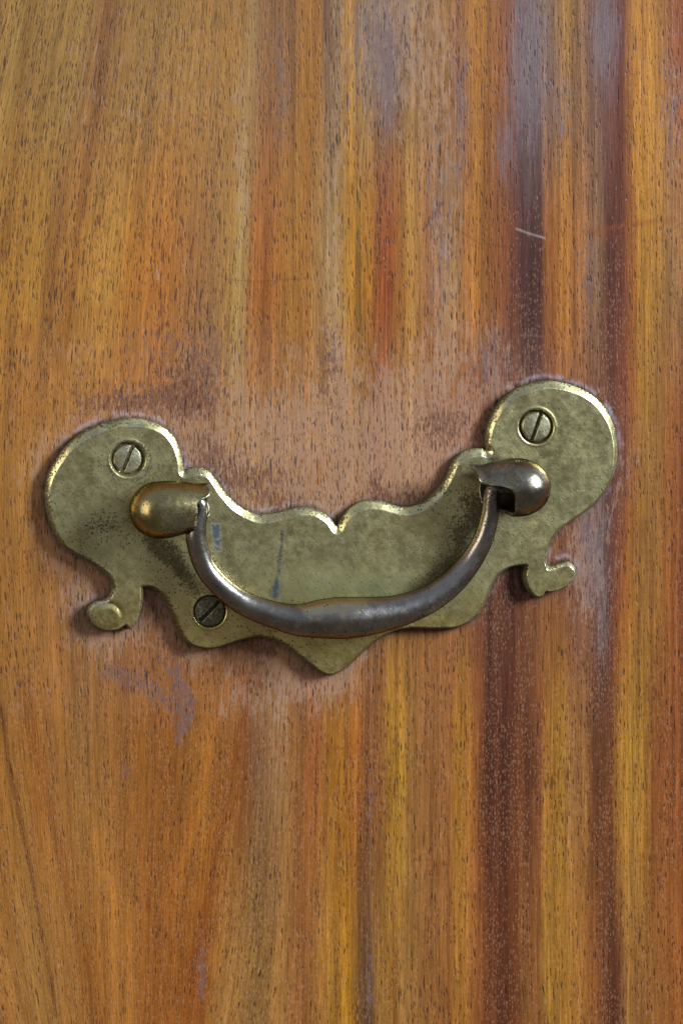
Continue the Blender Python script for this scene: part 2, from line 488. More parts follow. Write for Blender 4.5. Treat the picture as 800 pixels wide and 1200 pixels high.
line = np.maximum(line, 0.8 * blob(X, Y, 218, 545, 8, 7))
grime_shade = np.exp(-(np.maximum(dist, 0) / 5) ** 2) * np.clip(0.30 - 0.4 * n_up - 0.35 * n_rt, 0.15, 1.0) * (0.5 + nz(141, 16, 16, 3)) \
    + 0.7 * blob(X, Y, 92, 718, 10, 20) + 0.6 * blob(X, Y, 185, 715, 16, 22) + 0.35 * blob(X, Y, 600, 690, 14, 18)  # stronger at lower left: grime plus the plate's shadow painted in
stain = (0.8 * blob(X, Y, 33, 390, 7, 10) + 0.9 * blob(X, Y, 412, 815, 6, 7) + 0.6 * blob(X, Y, 305, 797, 4, 6) + 0.5 * blob(X, Y, 303, 858, 9, 6) + 0.6 * blob(X, Y, 390, 830, 4, 8)
         + 0.5 * blob(X, Y, 30, 450, 24, 60) + 0.5 * np.exp(-(seg_dist(X, Y, [(385, 878), (425, 877)]) / 2.5) ** 2) + 0.5 * blob(X, Y, 228, 1180, 18, 60)
         + 0.5 * np.exp(-(seg_dist(X, Y, [(300, 884), (312, 877), (330, 878), (340, 884)]) / 2.0) ** 2) + 0.75 * np.exp(-(seg_dist(X, Y, [(690, 272), (745, 262), (790, 258)]) / 4) ** 2) + 0.3 * blob(X, Y, 715, 275, 30, 8))

milk_col = srgb((160, 128, 104))
sheen_col = srgb((112, 92, 104))
m = (0.16 * milk)[..., None]
tint = tint * (1 - m) + milk_col * m
m = np.clip(blue * (0.35 + 0.95 * fbm(Uc / 5, Y / 40, 151, 4)), 0, 0.85)[..., None] * 0.45
tint = tint * (1 - m) + sheen_col * m
m = np.clip(stain, 0, 1)[..., None] * 0.55
tint = tint * (1 - m) + srgb((128, 58, 18)) * m
grime_shade = np.maximum(grime_shade, 1.0 * np.exp(-(np.maximum(dist - 0.5, 0) / 3.0) ** 2) * (0.45 + nz(145, 10, 10, 3)))  # narrow dark line round the plate: occlusion painted into the wood colour
m = np.clip(grime_shade, 0, 0.85)[..., None]
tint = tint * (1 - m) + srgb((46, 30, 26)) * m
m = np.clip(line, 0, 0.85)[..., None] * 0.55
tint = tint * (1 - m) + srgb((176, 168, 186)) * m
# single strands of figure that sweep with the grain
def strand(pts, w, f):
    global tint
    a = np.exp(-(seg_dist(X, Y, catmull(pts, 6)[::2].tolist()) / w) ** 2) * (0.5 + fbm(X / 12, Y / 60, 201, 3))
    tint = tint * (1 + np.clip(a, 0, 1)[..., None] * (np.asarray(f) - 1))


strand([(128, -20), (114, 120), (93, 260), (72, 430)], 6, (0.80, 0.72, 0.66))
strand([(36, -20), (22, 140), (4, 300)], 5, (0.84, 0.77, 0.72))
strand([(96, -20), (78, 120), (52, 300), (34, 470)], 8, (1.12, 1.12, 1.05))
strand([(2, 830), (18, 930), (40, 1040), (66, 1190)], 2.6, (0.62, 0.55, 0.55))
strand([(30, 800), (52, 920), (84, 1060), (118, 1210)], 7, (0.85, 0.78, 0.72))
strand([(268, 795), (246, 880), (221, 980), (196, 1080)], 7, (1.20, 1.18, 1.05))
strand([(292, 800), (276, 900), (252, 1010), (224, 1150)], 5, (0.80, 0.72, 0.68))
strand([(64, 760), (82, 860), (112, 980), (150, 1110)], 8, (1.12, 1.12, 1.08))
# scratches
scr_l = np.exp(-(seg_dist(X, Y, [(605, 268), (618, 273), (638, 279)]) / 1.2) ** 2) + 0.25 * np.exp(-(seg_dist(X, Y, [(610, 393), (636, 394)]) / 1.0) ** 2) \
    + 0.5 * np.exp(-(seg_dist(X, Y, [(375, 384), (393, 392)]) / 1.6) ** 2) + 0.5 * np.exp(-(seg_dist(X, Y, [(186, 316), (185, 326)]) / 2.2) ** 2) + 0.35 * np.exp(-(seg_dist(X, Y, [(416, 386), (422, 394)]) / 1.2) ** 2)
scr_d = np.exp(-(seg_dist(X, Y, [(518, 238), (508, 252), (496, 270)]) / 1.1) ** 2) + 0.5 * np.exp(-(seg_dist(X, Y, [(265, 327), (300, 330), (360, 326)]) / 1.2) ** 2) \
    + 0.5 * np.exp(-(seg_dist(X, Y, [(520, 258), (560, 285), (600, 290)]) / 1.3) ** 2) + 0.7 * np.exp(-(seg_dist(X, Y, [(303, 360), (309, 368), (316, 373)]) / 1.2) ** 2) \
    + 0.4 * np.exp(-(seg_dist(X, Y, [(765, 285), (798, 262)]) / 1.3) ** 2)
m = np.clip(scr_l, 0, 1)[..., None] * 0.42
tint = tint * (1 - m) + srgb((196, 176, 170)) * m
m = np.clip(scr_d, 0, 1)[..., None] * 0.6
tint = tint * (1 - m) + srgb((60, 32, 20)) * m

darkband = 1 - sst(0.05, 0.12, lum)
low_left = sst(760, 900, Y) * (1 - sst(380, 460, X))
pd = 0.62 - 0.2 * low_left - 0.45 * darkband + 0.42 * (1 - sst(380, 560, Y)) * (1 - sst(250, 330, X)) + 0.35 * (nz(161, 45, 120, 3) - 0.5)
pl = 0.75 * darkband * sst(150, 420, Y) + 0.55 * low_left + 0.30 * sst(700, 900, Y) + 0.3 * (nz(171, 40, 110, 3) - 0.5)
pd, pl = np.clip(pd, 0.05, 0.95), np.clip(pl, 0, 0.9)
attr_tint = np.concatenate([np.clip(tint, 0.004, 0.9), np.ones(X.shape + (1,))], -1).reshape(-1, 4)
wear = np.stack([pd, pl, np.clip(resid, 0, 1), np.clip(flake, 0, 1)], -1).reshape(-1, 4)
coarse = 0.85 * (1 - sst(330, 520, Y)) * (1 - sst(240, 330, X)) + 0.25 * (1 - sst(200, 420, Y)) * sst(330, 420, X) * (1 - sst(500, 600, X))
grain = np.stack([Uc, Vc, coarse], -1).reshape(-1, 3)
wear_shade = np.stack([milk, np.clip(grime_shade + line, 0, 1), np.clip(0.4 * blue + 0.5 * sst(560, 700, X), 0, 1), 0.30 + 0.70 * sst(230, 420, X) + 0.15 * sst(700, 900, Y) * (1 - sst(230, 420, X))], -1).reshape(-1, 4)

ragged = np.clip(0.95 * blue + 0.6 * blob(X, Y, 440, 50, 45, 110) + 0.5 * blob(X, Y, 330, 100, 12, 90) + 0.45 * blob(X, Y, 515, 260, 22, 150) + 0.4 * blob(X, Y, 690, 330, 16, 90) + 0.5 * blob(X, Y, 575, 420, 30, 50) + 0.4 * blob(X, Y, 700, 600, 20, 120) + 0.45 * blob(X, Y, 785, 130, 16, 110), 0, 1)  # ragged wear together with the painted blue sheen
wear_sheen = np.stack([ragged, 0 * X, 0 * X, np.ones_like(X)], -1).reshape(-1, 4)

# material
N = Nodes('varnished_hardwood')
g0 = N.attr('grain').outputs['Vector']
gs = N.t.nodes.new('ShaderNodeSeparateXYZ')
N.put(gs.inputs[0], g0)
gc = N.t.nodes.new('ShaderNodeCombineXYZ')
N.put(gc.inputs[0], gs.outputs[0])
N.put(gc.inputs[1], gs.outputs[1])
g = gc.outputs[0]
wc = N.attr('wear')
w1 = N.rgb(wc.outputs['Color'])
w2n = N.attr('wear_shade')
w2 = N.rgb(w2n.outputs['Color'])
base = N.attr('tint').outputs['Color']
fine = N.step(N.noise(N.scale(g, 0.60, 0.028), 1.0, 5.0, 0.72), 0.28, 0.72)
base = N.mix(1.0, base, N.mix(fine, (0.70, 0.66, 0.60), (1.28, 1.30, 1.32)), 'MULTIPLY')
lf = N.step(N.noise(N.scale(g, 0.24, 0.0036, 1, (13, 5, 0)), 1.0, 7.0, 0.72), 0.27, 0.73)
base = N.mix(w2n.outputs['Alpha'], base, N.mix(1.0, base, N.mix(lf, (0.68, 0.60, 0.52), (1.22, 1.24, 1.26)), 'MULTIPLY'))
hl = N.step(N.noise(N.scale(g, 0.85, 0.0075, 1, (3, 15, 0)), 1.0, 3.0, 0.6), 0.60, 0.70)
base = N.mix(N.m('MULTIPLY', hl, 0.42), base, N.mix(1.0, base, (0.40, 0.30, 0.26), 'MULTIPLY'))
silk = N.noise(N.scale(g, 0.55, 0.20), 1.0, 3.0, 0.65)
base = N.mix(1.0, base, N.mix(silk, (0.70, 0.69, 0.68), (1.30, 1.31, 1.32)), 'MULTIPLY')
# slanting ripple of interlocked grain on the right-hand stripes
rp = N.t.nodes.new('ShaderNodeMapping')
N.put(rp.inputs['Vector'], g)
rp.inputs['Rotation'].default_value = (0, 0, math.radians(24))
rip = N.noise(N.scale(rp.outputs[0], 0.14, 0.42), 1.0, 2.0, 0.6)
base = N.mix(N.m('MULTIPLY', w2[2], 0.9), base, N.mix(1.0, base, N.mix(rip, (0.58, 0.56, 0.54), (1.42, 1.44, 1.46)), 'MULTIPLY'))
wv = N.noise(N.scale(g, 0.05, 0.05), 1.0, 2.0)
gw = N.t.nodes.new('ShaderNodeVectorMath')
gw.operation = 'ADD'
cmb = N.t.nodes.new('ShaderNodeCombineXYZ')
N.put(cmb.inputs[0], N.m('MULTIPLY', N.m('SUBTRACT', wv, 0.5), 3.0))
N.put(gw.inputs[0], g)
N.put(gw.inputs[1], cmb.outputs[0])
gw = gw.outputs[0]


clus = N.step(N.noise(N.scale(g, 0.06, 0.006, 1, (23, 4, 0)), 1.0, 3.0, 0.6), 0.30, 0.66, 0.12, 1.5)


def pores(sx, sy, off, dens, thr):
    dv, cv = N.voronoi(N.scale(gw, 1 / sx, 1 / sy, 1, off))
    r = N.rgb(cv)
    size = N.m('ADD', thr * 0.6, N.m('MULTIPLY', r[1], thr * 0.9))
    shape = N.step(N.m('DIVIDE', dv, size), 1.25, 0.55)
    return N.m('MULTIPLY', shape, N.m('MULTIPLY', N.m('LESS_THAN', r[0], N.m('MULTIPLY', dens, clus)), N.m('ADD', 0.45, N.m('MULTIPLY', r[2], 0.55))))


p1 = pores(4.6, 22.0, (0.3, 0.1, 0), w1[0], 0.165)
p2 = pores(3.4, 13.0, (7.3, 3.1, 0), N.m('MULTIPLY', w1[0], 0.75), 0.165)
p3 = pores(6.0, 62.0, (3.3, 9.1, 0), N.m('MULTIPLY', N.m('POWER', w1[0], 1.6), 0.62), 0.12)
p4 = pores(6.4, 44.0, (5.3, 6.1, 0), gs.outputs[2], 0.13)
l1 = pores(2.5, 6.0, (1.7, 5.1, 0), w1[1], 0.26)
l2 = pores(4.0, 20.0, (4.7, 2.1, 0), N.m('MULTIPLY', w1[1], 0.55), 0.13)
dark = N.m('MAXIMUM', N.m('MAXIMUM', p1, N.m('MULTIPLY', p2, 0.8)), N.m('MAXIMUM', p3, p4))
light = N.m('MAXIMUM', N.m('MULTIPLY', l1, 0.75), l2)
# old varnish and purple-grey film that has broken up into flecks
fl = N.noise(N.scale(g, 0.27, 0.075), 1.0, 6.0, 0.72)
rs = N.step(N.m('ADD', fl, N.m('MULTIPLY', w1[2], 0.24)), 0.64, 0.69)
rs = N.m('MULTIPLY', rs, N.step(w1[2], 0.05, 0.25))
f2 = N.noise(N.scale(g, 0.42, 0.16, 1, (9, 77, 0)), 1.0, 5.0, 0.7)
r2 = N.m('MULTIPLY', N.step(N.m('ADD', f2, N.m('MULTIPLY', N.m('MAXIMUM', w1[2], N.m('MULTIPLY', w2[0], 0.55)), 0.17)), 0.645, 0.70), N.step(N.m('MAXIMUM', w1[2], w2[0]), 0.08, 0.3))
ff = N.noise(N.scale(g, 0.32, 0.085, 1, (31, 17, 0)), 1.0, 6.0, 0.75)
fk = N.step(N.m('ADD', ff, N.m('MULTIPLY', wc.outputs['Alpha'], 0.23)), 0.655, 0.70)
fk = N.m('MULTIPLY', fk, N.step(wc.outputs['Alpha'], 0.05, 0.3))
bn = N.noise(N.scale(g, 0.20, 0.040, 1, (71, 27, 0)), 1.0, 7.0, 0.74)
bm = N.m('MULTIPLY', N.step(N.m('ADD', bn, N.m('MULTIPLY', w2[0], 0.25)), 0.615, 0.675), N.step(w2[0], 0.06, 0.35))
base = N.mix(N.m('MULTIPLY', bm, 0.42), base, tuple(srgb((166, 132, 108))))
rz = N.rgb(N.attr('wear_sheen').outputs['Color'])[0]
rn = N.noise(N.scale(g, 0.26, 0.022, 1, (41, 3, 0)), 1.0, 8.0, 0.78)
rm = N.m('MULTIPLY', N.step(N.m('ADD', rn, N.m('MULTIPLY', rz, 0.26)), 0.60, 0.66), N.step(rz, 0.06, 0.3))
base = N.mix(N.m('MULTIPLY', rm, 0.60), base, N.mix(N.m('MULTIPLY', N.m('ADD', silk, fine), 0.5), tuple(srgb((76, 60, 62))), tuple(srgb((136, 116, 112)))))  # ragged wear and painted sky sheen mixed into the colour
colr = N.mix(N.m('MULTIPLY', rs, 0.72), base, tuple(srgb((108, 65, 44))))
colr = N.mix(N.m('MULTIPLY', r2, 0.68), colr, tuple(srgb((88, 54, 44))))
colr = N.mix(N.m('MULTIPLY', fk, 0.70), colr, tuple(srgb((108, 84, 80))))
colr = N.mix(N.m('MULTIPLY', dark, 0.85), colr, N.mix(1.0, colr, (0.22, 0.17, 0.24), 'MULTIPLY'))
colr = N.mix(N.m('MULTIPLY', light, 0.34), colr, tuple(srgb((190, 146, 112))))
N.put(N.bsdf.inputs['Base Color'], colr)
rough = N.m('ADD', N.step(fl, 0.3, 0.7, 0.36, 0.52), N.m('MULTIPLY', N.m('MAXIMUM', rs, w2[0]), 0.14))
N.put(N.bsdf.inputs['Roughness'], rough)
N.bsdf.inputs['Specular IOR Level'].default_value = 0.28
hgt = N.m('ADD', N.m('SUBTRACT', N.m('MULTIPLY', fine, 0.35), dark), N.m('ADD', N.m('MULTIPLY', rs, 0.5), N.m('MULTIPLY', silk, 0.3)))
N.put(N.bsdf.inputs['Normal'], N.bump(hgt, 0.55, 0.00012))
wood = N.mat

ny, nx = X.shape
warp = 1.2 * (fbm(X / 200, Y / 300, 191, 2) - 0.5) - 0.9
V = np.c_[((X - 400) * S).ravel(), (-(np.minimum(warp, 0)) * S).ravel(), ((600 - Y) * S).ravel()]
V[:, 1] = -np.minimum(warp, -0.02).ravel() * S
idx = np.arange(nx * ny).reshape(ny, nx)
F = np.stack([idx[:-1, :-1], idx[1:, :-1], idx[1:, 1:], idx[:-1, 1:]], -1).reshape(-1, 4)
# sides and back of the board, 18 mm thick
ring = np.r_[idx[0, :-1], idx[:-1, -1], idx[-1, :0:-1], idx[:0:-1, 0]]
VB = V[ring].copy()
VB[:, 1] = 0.018
b0 = len(V)
k = len(ring)
side = np.c_[ring, np.roll(ring, -1), b0 + (np.arange(k) + 1) % k, b0 + np.arange(k)]
cen = b0 + k
VC = np.array([[0, 0.018, 0.0]])
e = b0 + np.arange(k)
rows_b = np.c_[e[0:k - 1:2], e[1:k:2], e[(np.arange(2, k + 1, 2)) % k][:len(e[0:k - 1:2])], np.full(len(e[0:k - 1:2]), cen)]
tail = lambda A, v: np.vstack([A, np.tile(v, (k + 1, 1))])
board = build_mesh('wooden_panel', np.vstack([V, VB, VC]), np.vstack([F, side, rows_b]), wood, None,
                   {'tint': tail(attr_tint, srgb((140, 90, 48)).tolist() + [1]), 'wear': tail(wear, [0.4, 0.1, 0, 0]),
                    'wear_shade': tail(wear_shade, [0.2, 0, 0, 1]), 'wear_sheen': tail(wear_sheen, [0, 0, 0, 1]), 'grain': tail(grain, [0, 0, 0])})
board['kind'] = 'structure'
board['label'] = 'worn varnished wooden panel with golden and dark red brown grain stripes'

# ------------------------------------------------------------------ metal materials
def metal(name, bright, mid, rust, pits=1.0, rough=(0.30, 0.50), blot=1.0, metallic=1.0, bumps=1.0, edge=(0.22, 0.22, 0.25), polish=(0.66, 0.60, 0.40)):
    """Aged brass; attribute 'tone': r dark patina and painted shade, g verdigris, b blue paint, a rubbed bright."""
    N = Nodes(name)
    pos = N.t.nodes.new('ShaderNodeTexCoord').outputs['Object']
    px = N.scale(pos, 1 / S, 1 / S, 1 / S)
    at = N.attr('tone')
    r = N.rgb(at.outputs['Color'])
    big = N.noise(px, 0.022, 5.0, 0.62)
    mid_n = N.noise(N.scale(px, 1, 1, 1, (50, 9, 3)), 0.11, 5.0, 0.68)
    small = N.noise(px, 0.45, 4.0, 0.7)
    c = N.mix(N.step(big, 0.32, 0.68), mid, bright)
    c = N.mix(N.m('MULTIPLY', N.rgb(N.attr('tone2').outputs['Color'])[0], 0.8), c, N.mix(1.0, c, (0.96, 0.80, 0.50), 'MULTIPLY'))
    c = N.mix(N.m('MULTIPLY', N.step(mid_n, 0.50, 0.70), 0.34 * blot), c, rust)
    c = N.mix(N.m('MULTIPLY', N.step(small, 0.48, 0.75), 0.35), c, rust)
    pat_shade = N.step(N.m('ADD', N.m('MULTIPLY', r[0], 0.75), N.m('MULTIPLY', N.m('SUBTRACT', small, 0.5), 2.0)), 0.25, 0.70)
    c = N.mix(N.m('MULTIPLY', pat_shade, 0.85), c, (0.055, 0.042, 0.026))
    c = N.mix(N.m('MULTIPLY', at.outputs['Alpha'], 0.75), c, polish)
    dv, cv = N.voronoi(N.scale(px, 0.30, 0.30, 0.30), '3D')
    rr = N.rgb(cv)
    pit = N.m('MULTIPLY', N.step(dv, 0.46, 0.24), N.m('LESS_THAN', rr[0], N.m('ADD', 0.22 * pits, N.m('MULTIPLY', N.m('ADD', r[0], N.m('MULTIPLY', N.m('SUBTRACT', mid_n, 0.5), 2.2)), 0.55))))
    dv2, cv2 = N.voronoi(N.scale(px, 0.13, 0.13, 0.13, (3, 8, 1)), '3D')
    pit2 = N.m('MULTIPLY', N.step(dv2, 0.22, 0.12), N.m('LESS_THAN', N.rgb(cv2)[0], 0.20 * pits))
    pit = N.m('MAXIMUM', pit, pit2)
    c = N.mix(N.m('MULTIPLY', pit, 0.78), c, (0.06, 0.05, 0.035))
    c = N.mix(N.m('MULTIPLY', r[1], 0.8), c, (0.085, 0.125, 0.065))
    c = N.mix(N.m('MULTIPLY', r[2], 0.92), c, (0.028, 0.048, 0.10))
    mp = N.t.nodes.new('ShaderNodeMapping')
    N.put(mp.inputs['Vector'], px)
    mp.inputs['Rotation'].default_value = (0, math.radians(38), 0)
    scr = N.noise(N.scale(mp.outputs[0], 0.9, 0.9, 0.045), 1.0, 3.0, 0.6)
    c = N.mix(1.0, c, N.mix(N.step(scr, 0.3, 0.7), (0.92, 0.92, 0.92), (1.08, 1.08, 1.08)), 'MULTIPLY')
    fade = N.step(big, 0.35, 0.65, 0.90, 1.08)
    c = N.mix(1.0, c, N.mix(fade, (0, 0, 0), (1, 1, 1)), 'MULTIPLY')
    N.put(N.bsdf.inputs['Base Color'], c)
    met = N.m('MULTIPLY', metallic, N.m('SUBTRACT', 1.0, N.m('MAXIMUM', N.m('MULTIPLY', r[2], 0.9), N.m('MAXIMUM', N.m('MULTIPLY', r[1], 0.5), N.m('MULTIPLY', pat_shade, 0.45)))))
    N.put(N.bsdf.inputs['Metallic'], met)
    ro = N.step(mid_n, 0.3, 0.7, rough[0], rough[1])
    ro = N.m('ADD', ro, N.m('MULTIPLY', N.m('MAXIMUM', pat_shade, pit), 0.22))
    ro = N.m('SUBTRACT', ro, N.m('MULTIPLY', at.outputs['Alpha'], 0.10))
    N.put(N.bsdf.inputs['Roughness'], ro)
    h = N.m('SUBTRACT', N.m('ADD', N.m('ADD', N.m('MULTIPLY', scr, 0.35), N.m('MULTIPLY', small, 0.35)), N.m('MULTIPLY', mid_n, 0.35)), N.m('MULTIPLY', pit, 0.15))
    N.bsdf.inputs['Specular Tint'].default_value = (*edge, 1)
    N.put(N.bsdf.inputs['Normal'], N.bump(h, 0.30 * bumps, 0.00016))
    return N.mat


brass = metal('aged_brass', (0.74, 0.655, 0.325), (0.64, 0.56, 0.265), (0.42, 0.35, 0.165), 0.7, (0.25, 0.40))
post_brass = metal('polished_old_brass', (0.44, 0.365, 0.15), (0.28, 0.23, 0.11), (0.10, 0.085, 0.06), 0.6, (0.18, 0.30), 0.9, 1.0, 0.5)
post_bronze = metal('tarnished_old_brass', (0.40, 0.355, 0.25), (0.27, 0.24, 0.185), (0.10, 0.09, 0.075), 0.6, (0.15, 0.26), 0.9, 1.0, 0.5)
bronze = metal('darkened_bronze', (0.36, 0.325, 0.285), (0.29, 0.26, 0.235), (0.19, 0.165, 0.14), 0.5, (0.20, 0.32), 0.9, 1.0, 0.7, polish=(0.70, 0.60, 0.36))
steel = metal('dull_screw_brass', (0.52, 0.48, 0.30), (0.42, 0.38, 0.22), (0.20, 0.17, 0.10), 1.2, (0.35, 0.5))

# ------------------------------------------------------------------ the handle
handle = bpy.data.objects.new('drop_handle', None)
handle.empty_display_size = 0.01
handle.location = (0, 0, 0)
col.objects.link(handle)
handle['label'] = 'aged brass drop handle with scalloped back plate screwed to the wooden panel'
handle['category'] = 'handle'

H0 = 14.0
SCREWS = [(150, 538, 17.0, 21.5, -2.5, math.radians(108 - 180 + 4)), (246, 716.5, 18.0, 19.0, -0.8, math.radians(-45)), (628, 500, 17.0, 21.0, 0.8, math.radians(-71))]

near = np.maximum(plate.near, 0)
nr = plate.nrm[near]
# bevel is filed wider on the upper and left-hand edges; smooth it along the outline
wpt = 2.8 + 6.2 * (0.5 + 0.5 * (-0.12 * plate.nrm[:, 0] - 0.98 * plate.nrm[:, 1])) ** 0.9
ker = np.ones(31) / 31
wpt = np.convolve(np.r_[wpt[-15:], wpt, wpt[:15]], ker, 'valid')
wid = wpt[near] * (0.86 + 0.28 * fbm(plate.X / 22, plate.Y / 22, 7, 3))
dd = np.clip(plate.d, 0, None)
curl = np.maximum(blob(plate.X, plate.Y, 132, 715, 40, 34), blob(plate.X, plate.Y, 645, 678, 34, 28))
wid = wid * (1 - 0.5 * np.clip(curl * 1.6, 0, 1))
t = np.clip(dd / wid, 0, 1)
Hh = H0 * (0.62 + 0.38 * (1 - (1 - t) ** 1.12))
Hh += 0.8 * (1 - sst(10, 16, np.hypot(plate.X - 124, (plate.Y - 721) * 1.1))) - 0.8 * np.exp(-((np.hypot(plate.X - 124, (plate.Y - 721) * 1.1) - 18) / 2.5) ** 2)
Hh += 1.3 * (fbm(plate.X / 60, plate.Y / 60, 17, 3) - 0.5) * sst(0, 20, dd) + 0.5 * (fbm(plate.X / 16, plate.Y / 16, 27, 3) - 0.5)
for (sx, sy, r0, r1, hz, an) in SCREWS:
    lx, ly = lift(sx, sy, H0)
    rr = np.hypot(plate.X - lx, plate.Y - ly)
    Hh -= 6.0 * (1 - sst(r0 + 0.4, r1, rr)) - 0.5 * np.exp(-((rr - r1 - 1.2) / 1.6) ** 2)
VP, FP, use, rv = plate.solid(Hh)

Xg, Yg, dg = plate.X, plate.Y, plate.d
pat_shade = (0.9 * blob(Xg, Yg, 205, 660, 36, 14, 0.75) + 0.75 * blob(Xg, Yg, 190, 640, 40, 16, 0.2) + 0.6 * blob(Xg, Yg, 225, 690, 22, 12, 0.9) + 0.6 * blob(Xg, Yg, 105, 620, 34, 26) + 0.7 * blob(Xg, Yg, 487, 642, 16, 12)
       + 1.0 * blob(Xg, Yg, 548, 620, 28, 52, 0.5) + 0.75 * blob(Xg, Yg, 510, 668, 40, 16, -0.5) + 0.9 * blob(Xg, Yg, 567, 590, 14, 30) + 0.45 * blob(Xg, Yg, 283, 655, 20, 14)  # beside the right arm the bail's shade is painted in with the patina
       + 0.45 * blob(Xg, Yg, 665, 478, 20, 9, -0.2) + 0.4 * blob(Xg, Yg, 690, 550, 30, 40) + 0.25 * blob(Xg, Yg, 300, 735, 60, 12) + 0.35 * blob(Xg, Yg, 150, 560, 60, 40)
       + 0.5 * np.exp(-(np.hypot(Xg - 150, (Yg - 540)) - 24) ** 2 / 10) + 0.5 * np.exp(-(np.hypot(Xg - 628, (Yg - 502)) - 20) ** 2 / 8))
lowedge = np.clip(0.55 * nr[:, :, 1] - 0.7 * nr[:, :, 0], 0, 1) * np.exp(-(dd / 5) ** 2)  # lower left bevels darkened: their shaded side painted in
pat_shade = pat_shade * (0.55 + 0.6 * fbm(Xg / 18, Yg / 18, 37, 3)) + 1.1 * lowedge * (0.5 + fbm(Xg / 12, Yg / 12, 47, 3))
pat_shade += 0.8 * np.exp(-(dd / 9) ** 2) * (blob(Xg, Yg, 128, 690, 14, 18) + 0.8 * blob(Xg, Yg, 105, 715, 8, 18))
streak = np.exp(-(seg_dist(Xg, Yg, [(328, 622), (327, 640), (325, 655), (324, 668), (322, 680), (320, 697)]) / (4.0 + 1.2 * np.sin(Yg / 6))) ** 2)
pat_shade = np.maximum(pat_shade, 0.95 * streak)
verd = 1.0 * blob(Xg, Yg, 430, 690, 110, 26) + 0.4 * blob(Xg, Yg, 330, 690, 40, 18) + 0.35 * blob(Xg, Yg, 555, 660, 20, 40)
verd = np.clip(verd * (0.3 + 0.9 * fbm(Xg / 14, Yg / 10, 57, 4)), 0, 0.8)
bx, by = np.abs(Xg - (251.5 + 0.04 * (Yg - 628))) - 5.5 - 5 * (fbm(Xg / 6, Yg / 6, 67, 3) - 0.5), np.abs(Yg - 628) - 16
bl = 0.85 * (1 - sst(-2.0, 2.0, np.maximum(bx, by))) * sst(0.1, 0.45, fbm(Xg / 5, Yg / 9, 69, 3))
bl = np.maximum(np.maximum(bl * 1.15, 0.28 * streak), streak * sst(672, 684, Yg) * 0.8)
pat_shade += 0.75 * np.exp(-(dd / 2.6) ** 2) * (0.3 + fbm(Xg / 9, Yg / 9, 49, 3)) + 0.35 * np.exp(-(dd / 14) ** 2) * sst(0.45, 0.7, fbm(Xg / 25, Yg / 25, 51, 4)) + 0.32 * sst(0.52, 0.75, fbm(Xg / 45, Yg / 32, 53, 5)) + 0.28 * np.exp(-(dd / np.maximum(wid, 1)) ** 2) * sst(0.48, 0.66, fbm(Xg / 15, Yg / 15, 55, 4))  # outermost rim carries a painted occlusion line; the rest is patina
rub = np.exp(-((dd - wid * 0.82) / 2.2) ** 2) * sst(0.35, 0.7, fbm(Xg / 22, Yg / 22, 77, 3)) * np.clip(0.35 - 0.55 * nr[:, :, 1] + 0.3 * nr[:, :, 0] + 0.3, 0, 1)
rub = np.maximum(rub, 0.9 * np.exp(-(seg_dist(Xg, Yg, [(519, 711), (527, 708), (533, 704)]) / 1.6) ** 2))
tone = np.stack([np.clip(pat_shade, 0, 1), verd, bl, np.clip(rub, 0, 1)], -1)[use]
warm = np.clip(sst(640, 745, Yg + 40 * (fbm(Xg / 50, Yg / 50, 87, 3) - 0.5)) + 0.25 * sst(0.5, 0.75, fbm(Xg / 45, Yg / 45, 89, 3)), 0, 1)
tone2 = np.stack([warm, 0 * warm, 0 * warm, 0 * warm], -1)[use]
low_tone = tone[rv].copy()
low_tone[:, 0] = 1.0
low_tone[:, 3] = 0
VPw = np.c_[(VP[:, 0] - 400) * S, -VP[:, 2] * S, (600 - VP[:, 1]) * S]
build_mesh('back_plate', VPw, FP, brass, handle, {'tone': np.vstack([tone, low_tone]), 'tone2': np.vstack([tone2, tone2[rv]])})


# screws: slotted heads
def screw(sx, sy, r, hz, ang, dark, label):
    a = np.linspace(0, 2 * np.pi, 240, endpoint=False)
    cx, cy = lift(sx, sy, H0)
    ring = np.c_[cx + r * np.cos(a), cy + r * np.sin(a)]
    sh = Shape(ring, 0.5, r + 2)
    rr = np.hypot(sh.X - cx, sh.Y - cy)
    hh = H0 + hz + 1.6 * (1 - (rr / r) ** 2) - 1.6 * sst(r - 1.8, r, rr)
    tt = -(sh.X - cx) * math.sin(ang) + (sh.Y - cy) * math.cos(ang)
    sl = 1 - sst(1.5, 2.5, np.abs(tt) + 0.6 * (vnoise(sh.X / 4, sh.Y / 4, 3) - 0.5))
    hh -= 5.0 * sl
    hh += 0.5 * (fbm(sh.X / 5, sh.Y / 5, int(sx), 3) - 0.5)
    V, F, u, rv = sh.solid(hh)
    V[-len(rv):, 2] = H0 - 8
    to = np.stack([np.clip(dark + 0.9 * sl + 0.7 * (fbm(sh.X / 7, sh.Y / 7, 13, 3) - 0.5) + 0.6 * sst(r - 3, r, rr), 0, 1), 0.25 * dark * vnoise(sh.X / 5, sh.Y / 5, 9), 0 * rr,
                   (1 - dark) * 0.5 * np.exp(-((np.abs(tt) - 2.8) / 0.8) ** 2)], -1)[u]
    lo = to[rv].copy()
    lo[:, 0] = 1
    o = build_mesh('screw', np.c_[(V[:, 0] - 400) * S, -V[:, 2] * S, (600 - V[:, 1]) * S], F, steel, handle, {'tone': np.vstack([to, lo])})
    o['label'] = label
    return o


for (sx, sy, r0, r1, hz, an), dk, lb in zip(SCREWS, (0.25, 0.85, 0.12), (
        'sunken slotted screw in the left lobe', 'dark tarnished slotted screw partly under the bail', 'bright slotted screw in the right lobe')):
    screw(sx, sy, r0, hz, an, dk, lb)


